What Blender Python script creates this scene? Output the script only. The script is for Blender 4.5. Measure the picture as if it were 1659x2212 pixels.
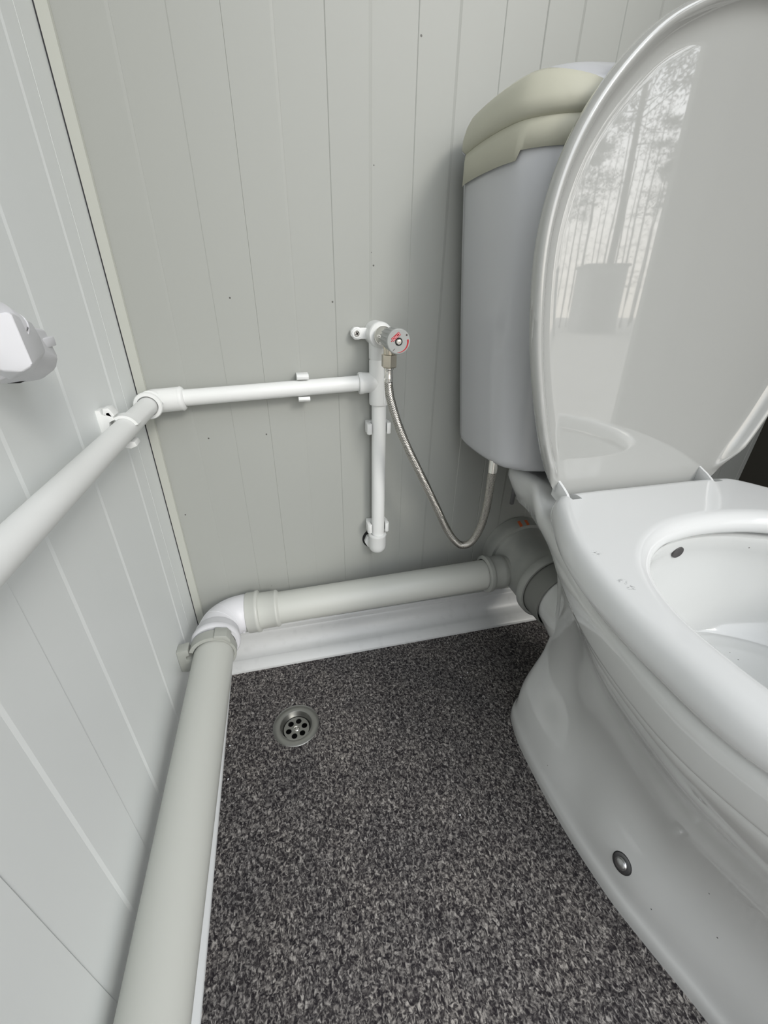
import bpy, bmesh, math, random
from mathutils import Vector, Matrix
S = bpy.context.scene
for o in list(bpy.data.objects): bpy.data.objects.remove(o)
C = S.collection
# ---------------------------------------------------------------- camera
W, H = 1659, 2212
yaw, pit, rol, fpx = 0.253365776, 0.494353543, -0.0164491003, 891.806734
fw = Vector((math.sin(yaw)*math.cos(pit), math.cos(yaw)*math.cos(pit), -math.sin(pit)))
rt = fw.cross(Vector((0, 0, 1))).normalized(); dn = fw.cross(rt)
r2 = rt*math.cos(rol) + dn*math.sin(rol); d2 = -rt*math.sin(rol) + dn*math.cos(rol)
cd = bpy.data.cameras.new('camera'); cam = bpy.data.objects.new('camera', cd); C.objects.link(cam)
M = Matrix((( r2.x, -d2.x, -fw.x, 0), (r2.y, -d2.y, -fw.y, 0), (r2.z, -d2.z, -fw.z, .6), (0, 0, 0, 1)))
cam.matrix_world = M
cd.sensor_fit = 'HORIZONTAL'; cd.sensor_width = 36; cd.lens = fpx/W*36; cd.clip_start = .01; cd.clip_end = 300
S.camera = cam
# ---------------------------------------------------------------- world, light, exposure
wd = bpy.data.worlds.new('sky'); S.world = wd; wd.use_nodes = True
nt = wd.node_tree; nt.nodes.clear()
out = nt.nodes.new('ShaderNodeOutputWorld'); bg = nt.nodes.new('ShaderNodeBackground')
tc = nt.nodes.new('ShaderNodeTexCoord'); sx = nt.nodes.new('ShaderNodeSeparateXYZ'); cr = nt.nodes.new('ShaderNodeValToRGB')
nt.links.new(tc.outputs['Generated'], sx.inputs[0]); nt.links.new(sx.outputs['Z'], cr.inputs[0])
nt.links.new(cr.outputs[0], bg.inputs[0]); nt.links.new(bg.outputs[0], out.inputs[0])
e = cr.color_ramp.elements
e[0].position = 0.0; e[0].color = (1, .93, .83, 1)
e[1].position = .35; e[1].color = (.93, .96, 1, 1)
mz = nt.nodes.new('ShaderNodeMath'); mz.operation = 'MULTIPLY_ADD'; mz.use_clamp = False      # overcast: zenith about three times the horizon
cl_ = nt.nodes.new('ShaderNodeMath'); cl_.operation = 'MAXIMUM'; cl_.inputs[1].default_value = 0
nt.links.new(sx.outputs['Z'], cl_.inputs[0]); nt.links.new(cl_.outputs[0], mz.inputs[0])
mz.inputs[1].default_value = 2.8; mz.inputs[2].default_value = 2.6
saz, sel = math.radians(23), math.radians(31)                # hazy sun: to the right of straight out of the door, and up
SD = Vector((math.sin(saz)*math.cos(sel), -math.cos(saz)*math.cos(sel), math.sin(sel)))
dp = nt.nodes.new('ShaderNodeVectorMath'); dp.operation = 'DOT_PRODUCT'; dp.inputs[1].default_value = SD     # broad glow round the veiled sun
nt.links.new(tc.outputs['Generated'], dp.inputs[0])
mr = nt.nodes.new('ShaderNodeMapRange'); mr.interpolation_type = 'SMOOTHSTEP'; mr.inputs[1].default_value = .55; mr.inputs[2].default_value = 1.0; mr.inputs[3].default_value = 0; mr.inputs[4].default_value = 16.0
nt.links.new(dp.outputs['Value'], mr.inputs[0])
ad = nt.nodes.new('ShaderNodeMath'); ad.operation = 'ADD'; nt.links.new(mz.outputs[0], ad.inputs[0]); nt.links.new(mr.outputs[0], ad.inputs[1])
nt.links.new(ad.outputs[0], bg.inputs[1])
S.view_settings.view_transform = 'Standard'; S.view_settings.look = 'None'
S.view_settings.gamma = 1; S.view_settings.use_curve_mapping = False
S.view_settings.exposure = -2.68
sl = bpy.data.lights.new('hazy_sun', 'SUN'); sl.energy = 6.2; sl.angle = math.radians(13); sl.color = (1, .955, .87)
sun = bpy.data.objects.new('hazy_sun', sl); C.objects.link(sun)
sun.rotation_euler = SD.to_track_quat('Z', 'Y').to_euler()
XL, YB, XR, YF, ZC = -.1755, .597, .93, -.125, 2.25     # room
DX0, DX1, DZ = -.10, .835, 2.02                          # doorway in the front wall
pl = bpy.data.lights.new('doorway_portal', 'AREA'); pl.shape = 'RECTANGLE'; pl.size = DX1-DX0; pl.size_y = DZ
pl.cycles.is_portal = True
po = bpy.data.objects.new('doorway_portal', pl); C.objects.link(po)
po.location = ((DX0+DX1)/2, YF-.018, DZ/2); po.rotation_euler = (math.radians(90), 0, 0)   # -Z faces +Y after rotation
# ---------------------------------------------------------------- material helpers
def mat(name, col, rough=.5, metal=0, coat=0, spec=.5, bump=None, var=None):
    m = bpy.data.materials.new(name); m.use_nodes = True
    n = m.node_tree; b = n.nodes['Principled BSDF']
    b.inputs['Base Color'].default_value = (*col, 1); b.inputs['Roughness'].default_value = rough
    b.inputs['Metallic'].default_value = metal; b.inputs['Coat Weight'].default_value = coat
    b.inputs['Coat Roughness'].default_value = .03
    b.inputs['Specular IOR Level'].default_value = spec
    t = n.nodes.new('ShaderNodeTexCoord')
    if var:                                   # (scale, second colour, low, high)
        z = n.nodes.new('ShaderNodeTexNoise'); z.inputs['Scale'].default_value = var[0]; z.inputs['Detail'].default_value = 6
        r = n.nodes.new('ShaderNodeValToRGB'); n.links.new(t.outputs['Object'], z.inputs['Vector']); n.links.new(z.outputs[0], r.inputs[0])
        r.color_ramp.elements[0].position = var[2]; r.color_ramp.elements[0].color = (*col, 1)
        r.color_ramp.elements[1].position = var[3]; r.color_ramp.elements[1].color = (*var[1], 1)
        n.links.new(r.outputs[0], b.inputs['Base Color'])
    if bump:                                  # (scale, strength, distance)
        z = n.nodes.new('ShaderNodeTexNoise'); z.inputs['Scale'].default_value = bump[0]; z.inputs['Detail'].default_value = 3
        u = n.nodes.new('ShaderNodeBump'); u.inputs['Strength'].default_value = bump[1]; u.inputs['Distance'].default_value = bump[2]
        n.links.new(t.outputs['Object'], z.inputs['Vector']); n.links.new(z.outputs[0], u.inputs['Height']); n.links.new(u.outputs[0], b.inputs['Normal'])
    return m
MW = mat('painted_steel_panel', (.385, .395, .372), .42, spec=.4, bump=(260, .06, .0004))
MWLIT = mat('painted_steel_panel_lit', (.80, .825, .82), .42, spec=.4, bump=(260, .06, .0004))  # same panel as the back wall; stronger light painted in as lighter colour
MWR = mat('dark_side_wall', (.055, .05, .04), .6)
MTRIM = mat('corner_profile', (.50, .51, .465), .45)
MPVC = mat('white_pvc_trim', (.60, .61, .61), .32, var=(60, (.55, .56, .56), .55, .75))
MPP = mat('white_pipe_plastic', (.82, .83, .82), .35)
MPB = mat('bright_white_plastic', (.74, .74, .77), .4)
MGP = mat('grey_pipe_plastic', (.56, .57, .535), .38)
MGP2 = mat('grey_fitting_plastic', (.36, .37, .35), .42, var=(18, (.46, .47, .44), .4, .7))
MGC = mat('grey_clamp_plastic', (.40, .41, .38), .45)
MDK = mat('dark_grey_rubber', (.22, .225, .21), .5)
MBLK = mat('black_gap', (.012, .012, .012), .8)
MSEAM = mat('dark_sealant_gap', (.03, .03, .035), .8)
MCER = mat('glazed_ceramic', (.70, .71, .70), .10, coat=.6)
MCIS = mat('cistern_ceramic', (.54, .55, .57), .22, coat=.3)
MSEAT = mat('glossy_seat_plastic', (.76, .77, .77), .09, spec=.5)
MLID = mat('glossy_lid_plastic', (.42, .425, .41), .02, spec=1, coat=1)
MTAPE = mat('masking_tape', (.54, .535, .44), .55, bump=(55, .25, .002))
MCHR = mat('chrome', (.82, .80, .76), .13, metal=1)
MNIK = mat('nickel_brass', (.72, .66, .55), .2, metal=1)
MSTEEL = mat('brushed_steel', (.42, .42, .40), .36, metal=1)
MBRAID = mat('steel_braid', (.55, .53, .49), .30, metal=1)
MHOSE = mat('hose_core', (.05, .05, .05), .6)
MKNOB = mat('grey_knob', (.36, .37, .36), .45)
MRED = mat('red_print', (.45, .012, .02), .5)
MPINK = mat('pale_print', (.62, .35, .37), .5)
MINK = mat('dark_print', (.05, .015, .015), .5)
MORG = mat('orange_mark', (.72, .16, .05), .6)
MRUB = mat('black_rubber_washer', (.035, .035, .035), .55)
MRIM = mat('dark_steel', (.20, .20, .205), .35, metal=1)
MSCUF = mat('grey_scuff', (.30, .31, .30), .6)
MGROUND = mat('yard_gravel', (.52, .50, .47), .9, var=(3, (.42, .40, .37), .35, .7))
MBARK = mat('pine_bark', (.05, .045, .04), .9)
MNEED = mat('pine_needles', (.045, .055, .04), .9)
MCAB = mat('cabin_sheet', (.42, .43, .43), .6)
MCABD = mat('cabin_frame', (.22, .23, .23), .6)
def specks(m, scale, size, keep, col=(.10, .10, .09)):
    n = m.node_tree; b = n.nodes['Principled BSDF']; t = n.nodes.new('ShaderNodeTexCoord')
    v = n.nodes.new('ShaderNodeTexVoronoi'); v.inputs['Scale'].default_value = scale; n.links.new(t.outputs['Object'], v.inputs['Vector'])
    a = n.nodes.new('ShaderNodeMath'); a.operation = 'LESS_THAN'; a.inputs[1].default_value = size; n.links.new(v.outputs['Distance'], a.inputs[0])
    sp = n.nodes.new('ShaderNodeSeparateColor'); n.links.new(v.outputs['Color'], sp.inputs[0])
    k = n.nodes.new('ShaderNodeMath'); k.operation = 'LESS_THAN'; k.inputs[1].default_value = keep; n.links.new(sp.outputs[0], k.inputs[0])
    p = n.nodes.new('ShaderNodeMath'); p.operation = 'MULTIPLY'; n.links.new(a.outputs[0], p.inputs[0]); n.links.new(k.outputs[0], p.inputs[1])
    x = n.nodes.new('ShaderNodeMix'); x.data_type = 'RGBA'; x.inputs[6].default_value = b.inputs['Base Color'].default_value; x.inputs[7].default_value = (*col, 1)
    n.links.new(p.outputs[0], x.inputs[0]); n.links.new(x.outputs[2], b.inputs['Base Color'])
specks(MW, 38, .045, .34); specks(MWLIT, 30, .03, .22); specks(MCER, 60, .040, .30)
def smudges(m, pts):                                          # faint rub marks at given places
    n = m.node_tree; b = n.nodes['Principled BSDF']; t = n.nodes.new('ShaderNodeTexCoord'); src = None
    z = n.nodes.new('ShaderNodeTexNoise'); z.inputs['Scale'].default_value = 420; n.links.new(t.outputs['Object'], z.inputs['Vector'])
    for p in pts:
        d = n.nodes.new('ShaderNodeVectorMath'); d.operation = 'DISTANCE'; d.inputs[1].default_value = p[:3]; n.links.new(t.outputs['Object'], d.inputs[0])
        r = n.nodes.new('ShaderNodeMapRange'); r.inputs[1].default_value = p[3]; r.inputs[2].default_value = p[3]*.2; n.links.new(d.outputs['Value'], r.inputs[0])
        if src is None: src = r.outputs[0]
        else:
            q = n.nodes.new('ShaderNodeMath'); q.operation = 'MAXIMUM'; n.links.new(src, q.inputs[0]); n.links.new(r.outputs[0], q.inputs[1]); src = q.outputs[0]
    g = n.nodes.new('ShaderNodeMapRange'); g.inputs[1].default_value = .50; g.inputs[2].default_value = .62; n.links.new(z.outputs[0], g.inputs[0])
    y = n.nodes.new('ShaderNodeMath'); y.operation = 'MULTIPLY'; n.links.new(src, y.inputs[0]); n.links.new(g.outputs[0], y.inputs[1])
    x = n.nodes.new('ShaderNodeMix'); x.data_type = 'RGBA'; x.inputs[6].default_value = b.inputs['Base Color'].default_value; x.inputs[7].default_value = (.33, .34, .35, 1)
    n.links.new(y.outputs[0], x.inputs[0]); n.links.new(x.outputs[2], b.inputs['Base Color'])
smudges(MSEAT, [(.2557, .2460, .3998, .0050), (.2490, .2070, .3998, .0045), (.2494, .1990, .3998, .0045)])
# speckled sheet floor
MF = bpy.data.materials.new('speckled_vinyl'); MF.use_nodes = True
n = MF.node_tree; b = n.nodes['Principled BSDF']; L = n.links.new
t = n.nodes.new('ShaderNodeTexCoord')
def noise(sc, det, dist=0, src=None, off=(0, 0, 0), stretch=(1, 1, 1), rz=0):
    mp = n.nodes.new('ShaderNodeMapping'); mp.inputs['Location'].default_value = off; mp.inputs['Scale'].default_value = stretch
    mp.inputs['Rotation'].default_value = (0, 0, rz)
    z = n.nodes.new('ShaderNodeTexNoise'); z.inputs['Scale'].default_value = sc; z.inputs['Detail'].default_value = det; z.inputs['Distortion'].default_value = dist
    L(t.outputs['Object'], mp.inputs['Vector']); L(mp.outputs[0], z.inputs['Vector']); return z.outputs[0]
def ramp(src, pts):
    r = n.nodes.new('ShaderNodeValToRGB'); L(src, r.inputs[0]); el = r.color_ramp.elements
    while len(el) < len(pts): el.new(.5)
    for i, (p, c) in enumerate(pts): el[i].position = p; el[i].color = (*c, 1)
    return r.outputs[0]
def mix(f, a, c2):
    m = n.nodes.new('ShaderNodeMix'); m.data_type = 'RGBA'; L(f, m.inputs[0]); L(a, m.inputs[6]); L(c2, m.inputs[7]); return m.outputs[2]
nA = noise(260, 4, .9); nB = noise(340, 3, 1.0, off=(3, 7, 0), stretch=(1, .55, 1), rz=.6)
nC = noise(180, 3, 1.2, off=(9, 2, 0), stretch=(.6, 1.1, 1), rz=-.4); nD = noise(14, 3, 0, off=(1, 1, 0))
base = ramp(nA, [(.36, (.011, .009, .012)), (.465, (.046, .041, .043)), (.555, (.148, .139, .134)), (.70, (.35, .33, .312))])
fle = ramp(nB, [(.41, (.015, .012, .015)), (.515, (.086, .080, .080)), (.66, (.41, .39, .368))])
sel = ramp(nC, [(.42, (0, 0, 0)), (.58, (1, 1, 1))])
cc = mix(sel, base, fle)
pat = ramp(nD, [(.3, (.82, .82, .84)), (.7, (1.12, 1.10, 1.08))])
mm = n.nodes.new('ShaderNodeMix'); mm.data_type = 'RGBA'; mm.blend_type = 'MULTIPLY'; mm.inputs[0].default_value = 1
L(cc, mm.inputs[6]); L(pat, mm.inputs[7]); L(mm.outputs[2], b.inputs['Base Color'])
b.inputs['Roughness'].default_value = .75; b.inputs['Specular IOR Level'].default_value = .25
bu = n.nodes.new('ShaderNodeBump'); bu.inputs['Strength'].default_value = .25; bu.inputs['Distance'].default_value = .0008
L(nA, bu.inputs['Height']); L(bu.outputs[0], b.inputs['Normal'])
# ---------------------------------------------------------------- object helpers
def link(name, me, m, parent=None):
    o = bpy.data.objects.new(name, me); C.objects.link(o)
    if m: me.materials.append(m)
    if parent: o.parent = parent
    return o
def fin(bm, name, m, parent=None, smooth=35):
    bmesh.ops.recalc_face_normals(bm, faces=bm.faces[:])
    if smooth:
        fl = bm.faces.layers.int.get('flat')
        for f in bm.faces:
            if not (fl and f[fl]): f.smooth = True
        for ed in bm.edges:
            if len(ed.link_faces) == 2 and ed.calc_face_angle(0) > math.radians(smooth): ed.smooth = False
    me = bpy.data.meshes.new(name); bm.to_mesh(me); bm.free()
    return link(name, me, m, parent)
def tag(o, label, cat, group=None):
    o['label'] = label; o['category'] = cat
    if group: o['group'] = group
    return o
def empty(name, loc, label, cat, group=None):
    o = bpy.data.objects.new(name, None); C.objects.link(o); o.location = loc; o.empty_display_size = .02
    bpy.context.view_layer.update()
    return tag(o, label, cat, group)
def struct(o): o['kind'] = 'structure'; return o
def into(parent, *objs):
    for o in objs:
        o.parent = parent; o.matrix_parent_inverse = parent.matrix_world.inverted()
def box(bm, lo, hi, bev=0, seg=2):
    r = bmesh.ops.create_cube(bm, size=1)
    for v in r['verts']:
        v.co = Vector((lo[i] + (v.co[i]+.5)*(hi[i]-lo[i]) for i in range(3)))
    if bev:
        es = list({e_ for v in r['verts'] for e_ in v.link_edges})
        bmesh.ops.bevel(bm, geom=es, offset=bev, segments=seg, affect='EDGES', profile=.5)
def frame(d):
    d = Vector(d).normalized(); a = d.cross(Vector((0, 0, 1)))
    if a.length < 1e-3: a = d.cross(Vector((0, 1, 0)))
    a.normalize(); return a, a.cross(d)
def rings(bm, R, cap0=True, cap1=True, close=True, tagcaps=False):
    fl = (bm.faces.layers.int.get('flat') or bm.faces.layers.int.new('flat')) if tagcaps else None
    vs = [[bm.verts.new(p) for p in r] for r in R]; k = len(vs[0])
    for a, c in zip(vs, vs[1:]):
        for i in range(k if close else k-1):
            j = (i+1) % k; bm.faces.new((a[i], a[j], c[j], c[i]))
    for cap, r in ((cap0, vs[0]), (cap1, vs[-1])):
        if cap:
            f = bm.faces.new(r)
            if tagcaps: f[fl] = 1
    return vs
def lathe(bm, P, D, prof, seg=40, cap0=True, cap1=True):
    """prof: (distance along D from P, radius)"""
    P = Vector(P); D = Vector(D).normalized(); a, c = frame(D)
    rings(bm, [[P + D*t + (a*math.cos(u) + c*math.sin(u))*r for u in (2*math.pi*i/seg for i in range(seg))] for t, r in prof], cap0, cap1)
def tube(bm, pts, r, seg=20, cap=True):
    pts = [Vector(p) for p in pts]; R = []; up = None
    for i, p in enumerate(pts):
        d = (pts[min(i+1, len(pts)-1)] - pts[max(i-1, 0)]).normalized()
        if up is None: a, c = frame(d)
        else:
            a = (up - d*up.dot(d)).normalized(); c = d.cross(a)
        up = a; rr = r[i] if isinstance(r, (list, tuple)) else r
        R.append([p + (a*math.cos(u) + c*math.sin(u))*rr for u in (2*math.pi*k/seg for k in range(seg))])
    rings(bm, R, cap, cap)
def prism(bm, poly, ax, lo, hi, bev=0):
    """poly in the two other axes (in axis order), extruded along ax"""
    def mk(p, h):
        q = list(p); q.insert(ax, h); return Vector(q)
    vs = [bm.verts.new(mk(p, lo)) for p in poly]; ws = [bm.verts.new(mk(p, hi)) for p in poly]
    fs = [bm.faces.new(vs), bm.faces.new(ws)]
    k = len(poly)
    for i in range(k): fs.append(bm.faces.new((vs[i], vs[(i+1) % k], ws[(i+1) % k], ws[i])))
    if bev:
        bmesh.ops.recalc_face_normals(bm, faces=fs)
        bmesh.ops.bevel(bm, geom=list({e_ for f in fs for e_ in f.edges}), offset=bev, segments=2, affect='EDGES', profile=.5)
def cr_closed(P, n=6):
    out = []; k = len(P)
    for i in range(k):
        p0, p1, p2, p3 = (Vector(P[(i+j-1) % k]) for j in range(4))
        for s in range(n):
            u = s/n
            out.append(.5*((2*p1) + (p2-p0)*u + (2*p0-5*p1+4*p2-p3)*u*u + (3*p1-p0-3*p2+p3)*u**3))
    return out
def cr_open(P, n=8):
    P = [Vector(p) for p in P]; out = []
    for i in range(len(P)-1):
        p0 = P[max(i-1, 0)]; p1 = P[i]; p2 = P[i+1]; p3 = P[min(i+2, len(P)-1)]
        for s in range(n):
            u = s/n
            out.append(.5*((2*p1) + (p2-p0)*u + (2*p0-5*p1+4*p2-p3)*u*u + (3*p1-p0-3*p2+p3)*u**3))
    out.append(P[-1]); return out
CX = .418
def contour(ctrl, n=6, cx=CX):
    """ctrl: (along, half width) from one tip to the other -> closed 2-D loop, mirror-symmetric about cx"""
    Lf = [(cx-h, a) for a, h in ctrl]; Rg = [(cx+h, a) for a, h in ctrl[1:-1]][::-1]
    return cr_closed(Lf+Rg, n)
def inset(loop, d):
    k = len(loop); out = []
    area = sum(loop[i].x*loop[(i+1) % k].y - loop[(i+1) % k].x*loop[i].y for i in range(k))
    sg = 1 if area > 0 else -1
    for i in range(k):
        tn = (loop[(i+1) % k] - loop[i-1]).normalized()
        out.append(loop[i] + Vector((-tn.y, tn.x))*d*sg)
    return out
def z3(loop, z): return [Vector((p.x, p.y, z)) for p in loop]

# ================================================================ room shell
bm = bmesh.new()                                              # floor, with the drain's round cut-out
DR = Vector((-.025, .428)); hole = [bm.verts.new((DR.x+.0245*math.cos(i*math.pi/16), DR.y+.0245*math.sin(i*math.pi/16), 0)) for i in range(32)]
sq = [bm.verts.new(p) for p in ((XL-.05, YF-.06, 0), (XR+.05, YF-.06, 0), (XR+.05, YB+.05, 0), (XL-.05, YB+.05, 0))]
es = [bm.edges.new((r[i], r[(i+1) % len(r)])) for r in (hole, sq) for i in range(len(r))]
bmesh.ops.triangle_fill(bm, use_beauty=True, edges=es)
for f in [f for f in bm.faces if (f.calc_center_median().xy-DR).length < .02]: bm.faces.remove(f)
for f in bm.faces:
    if f.normal.z < 0: f.normal_flip()
me = bpy.data.meshes.new('floor'); bm.to_mesh(me); bm.free(); struct(link('floor', me, MF))

bm = bmesh.new(); box(bm, (XL-.06, YF-.06, ZC), (XR+.06, YB+.06, ZC+.05)); struct(fin(bm, 'ceiling', MW, None, 0))
def panel_wall(name, ax, lo, hi, z1, seams, plane, sgn, MW=MW):
    """backing slab with one strip object per rib; seams = (position, +1 raised after / -1 raised before, width of slope)"""
    bm = bmesh.new()
    if ax == 0: box(bm, (lo-.05, plane, 0), (hi+.05, plane+.05, z1))
    else: box(bm, (plane-.05, lo, 0), (plane, hi, z1))
    w = struct(fin(bm, name, MW, None, 0))
    ed = [lo]+[s[0] for s in seams]+[hi]; raised = seams[0][1] < 0
    for i in range(len(ed)-1):
        a, c = ed[i], ed[i+1]
        sa = seams[i-1][2] if i > 0 else .001
        sc = seams[i][2] if i < len(seams) else .001
        g = .00003; tk = .0009 + ((.0007 if a > .02 or ax == 1 else .0003) if raised else 0)
        bm = bmesh.new()
        if raised: pf = [(a+g, .0), (a+g, .0009), (a+g+sa, tk), (c-g-sc, tk), (c-g, .0009), (c-g, 0)]
        else: pf = [(a+g, 0), (a+g, tk), (c-g, tk), (c-g, 0)]
        if ax == 0: prism(bm, [(u, plane-d) for u, d in pf], 2, .0, z1)
        else: prism(bm, [(plane+d, u) for u, d in pf], 2, .0, z1)
        fin(bm, 'panel', MW, w, 0)
        if i < len(seams): raised = seams[i][1] > 0 if seams[i][1] else raised
    return w
LW, DW = .0034, .0010                                          # wide bright slope, narrow dark slope
bs = [(-.1129, -1, LW), (-.0642, 1, DW), (-.0150, 0, .0003), (.0342, -1, LW), (.0841, 1, DW), (.133, -1, LW), (.1828, 1, DW), (.2309, -1, LW), (.2808, 1, DW), (.3305, 0, DW), (.3769, -1, LW), (.4278, 1, DW), (.4764, -1, LW), (.5257, 1, DW), (.575, -1, LW), (.624, 1, DW), (.673, -1, LW), (.722, 1, DW), (.771, -1, LW), (.82, 1, DW), (.87, -1, LW), (.92, 1, DW), (.97, -1, LW)]
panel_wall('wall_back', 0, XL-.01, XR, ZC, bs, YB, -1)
ls = [(.151, 1, DW), (.2025, 0, .0003), (.2545, -1, DW), (.306, 1, LW), (.3566, -1, DW), (.407, 1, LW), (.4595, -1, DW), (.5114, 1, LW), (.546, 0, .0003)]
ls = [(-.1585, -1, DW), (-.107, 1, LW), (-.055, -1, DW), (-.003, 1, LW), (.0485, -1, DW), (.1, 1, LW)] + [(.1515, -1, DW), (.203, 1, LW), (.2545, -1, DW)] + ls[3:]
ls = [q for q in ls if q[0] > YF+.02]
if ls[0][1] == 0: ls = ls[1:]
panel_wall('wall_left', 1, YF, YB, ZC, ls, XL, 1, MWLIT)
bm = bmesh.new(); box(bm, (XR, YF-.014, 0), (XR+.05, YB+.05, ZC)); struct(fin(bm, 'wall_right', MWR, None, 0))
bm = bmesh.new()
box(bm, (XL-.05, YF-.014, 0), (DX0, YF, ZC)); box(bm, (DX1, YF-.014, 0), (XR+.05, YF, ZC)); box(bm, (DX0, YF-.014, DZ), (DX1, YF, ZC))
struct(fin(bm, 'wall_front', MW, None, 0))
# corner profile on the back wall with the dark gap beside it
bm = bmesh.new(); prism(bm, [(-.1724, YB), (-.1724, YB-.0048), (-.1620, YB-.0044), (-.1610, YB-.0022), (-.1610, YB)], 2, 0, ZC)
t1 = struct(fin(bm, 'trim_1', MTRIM, None, 0))
bm = bmesh.new(); box(bm, (-.1743, YB-.0040, 0), (-.1724, YB-.0001, ZC)); fin(bm, 'joint_gap', MSEAM, t1, 0)
# cove skirting: (distance from wall, height)
cove = [(0, .0), (0, .060), (.003, .0605), (.0052, .058), (.0056, .052), (.0064, .0515)]
for i in range(11):
    u = i/10*math.pi/2; cove.append((.0075+.0235*(1-math.cos(u)), .0495-.0330*math.sin(u)))
cove += [(.0316, .0160), (.0322, .0168), (.0330, .0166), (.0445, .0062), (.0458, .0046), (.0462, .003), (.0462, 0)]
bm = bmesh.new(); R = []
for x0, mit in ((XL+.001, True), (XR, False)):
    R.append([Vector((x0+(d if mit else 0), YB-.0008-d, h)) for d, h in cove])
rings(bm, R); bb = struct(fin(bm, 'baseboard_back', MPVC))
bm = bmesh.new(); R = []
for y0, mit in ((YB-.0008, True), (YF, False)):
    R.append([Vector((XL+.0006+d, y0-(d if mit else 0), h)) for d, h in cove])
rings(bm, R); struct(fin(bm, 'baseboard_left', mat('white_pvc_trim_lit', (.78, .80, .81), .32)))  # same skirting, colour lightened to stand for the light it catches

# ================================================================ floor drain
dr = empty('floor_drain', (DR.x, DR.y, 0), 'round stainless steel floor drain set in the dark speckled floor', 'drain')
P = (DR.x, DR.y, 0)
bm = bmesh.new(); lathe(bm, P, (0, 0, 1), [(-.001, .0352), (.0006, .0354), (.0012, .0345), (.0016, .030), (.0014, .0255), (.0006, .0240), (-.002, .0232), (-.0075, .0212), (-.011, .0205), (-.011, .0245), (-.001, .0262)], 48, False, False)
o = fin(bm, 'flange', MSTEEL); into(dr, o)
bm = bmesh.new(); cs = [(.0198, 0, 0)]+[(.0044, .0125*math.cos(k*math.pi/3+.2), .0125*math.sin(k*math.pi/3+.2)) for k in range(6)]
es = []
for r, x, y in cs:
    q = [bm.verts.new((P[0]+x+r*math.cos(i*math.pi/12), P[1]+y+r*math.sin(i*math.pi/12), -.0085)) for i in range(24)]
    es += [bm.edges.new((q[i], q[(i+1) % 24])) for i in range(24)]
bmesh.ops.triangle_fill(bm, use_beauty=True, edges=es)
for f in [f for f in bm.faces if any((f.calc_center_median().xy-Vector((P[0]+x, P[1]+y))).length < .0040 and len(f.verts) == 3 and all((v.co.xy-Vector((P[0]+x, P[1]+y))).length < .0046 for v in f.verts) for r, x, y in cs[1:])]: bm.faces.remove(f)
ex = bmesh.ops.extrude_face_region(bm, geom=bm.faces[:])
for v in [g for g in ex['geom'] if isinstance(g, bmesh.types.BMVert)]: v.co.z -= .0014
o = fin(bm, 'grate', MSTEEL, None, 30); into(dr, o)
bm = bmesh.new(); lathe(bm, (P[0], P[1], -.0085), (0, 0, 1), [(-.001, .0045), (.0004, .0045), (.0009, .0036), (.0004, .0026), (.0008, .0018), (.0010, .0001)], 24, False, True)
o = fin(bm, 'screw', MCHR); into(dr, o)
bm = bmesh.new(); lathe(bm, (P[0], P[1], -.03), (0, 0, 1), [(0, .021), (.019, .021)], 24, True, False)
o = fin(bm, 'drain_cup', MBLK); into(dr, o)

# ================================================================ toilet
toi = empty('toilet', (CX, .15, 0), 'white glazed toilet with its lid up, close-coupled to a taped cistern', 'toilet')
base = [(-.100, 0), (-.094, .035), (-.07, .065), (.034, .088), (.09, .104), (.14, .116), (.22, .1235), (.30, .122), (.345, .115), (.373, .102), (.388, .070), (.393, 0)]
b05 = [(-.090, 0), (-.084, .032), (-.06, .058), (.034, .079), (.09, .095), (.14, .108), (.22, .112), (.30, .107), (.345, .100), (.375, .090), (.393, .062), (.399, 0)]
b11 = [(-.085, 0), (-.08, .028), (-.05, .05), (.03, .070), (.09, .083), (.14, .091), (.22, .090), (.30, .082), (.345, .074), (.378, .062), (.395, .046), (.402, 0)]
b17 = [(-.075, 0), (-.07, .03), (-.045, .055), (.03, .080), (.09, .093), (.14, .098), (.22, .095), (.30, .081), (.345, .070), (.375, .058), (.395, .045), (.404, 0)]
b23 = [(-.07, 0), (-.064, .04), (-.04, .075), (.03, .108), (.09, .122), (.14, .125), (.22, .116), (.30, .092), (.345, .076), (.385, .058), (.41, .045), (.42, 0)]
b28 = [(-.068, 0), (-.06, .05), (-.03, .095), (.03, .138), (.09, .155), (.14, .158), (.22, .146), (.30, .110), (.35, .084), (.41, .060), (.445, .042), (.455, 0)]
b31 = [(-.067, 0), (-.058, .055), (-.02, .11), (.03, .152), (.09, .172), (.14, .176), (.22, .163), (.30, .127), (.355, .099), (.42, .072), (.462, .050), (.475, 0)]
b33 = [(-.066, 0), (-.056, .06), (-.015, .12), (.03, .161), (.09, .183), (.145, .187), (.22, .175), (.30, .146), (.355, .121), (.42, .098), (.465, .075), (.485, 0)]
b36 = [(-.066, 0), (-.056, .06), (-.015, .12), (.03, .163), (.09, .1855), (.145, .1895), (.22, .178), (.30, .152), (.355, .134), (.42, .118), (.482, .110), (.505, 0)]
mid = [(-.045, 0), (-.036, .055), (.0, .108), (.04, .142), (.09, .163), (.14, .167), (.21, .155), (.27, .128), (.315, .10), (.34, .07), (.35, .04), (.352, 0)]
opn = [(-.02, 0), (-.012, .05), (.02, .10), (.05, .128), (.09, .145), (.13, .149), (.171, .145), (.218, .124), (.25, .094), (.272, .058), (.281, .03), (.284, 0)]
flo = [(.0, 0), (.006, .04), (.03, .075), (.05, .095), (.09, .108), (.13, .112), (.165, .107), (.20, .092), (.225, .072), (.243, .045), (.25, .023), (.252, 0)]
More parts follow.
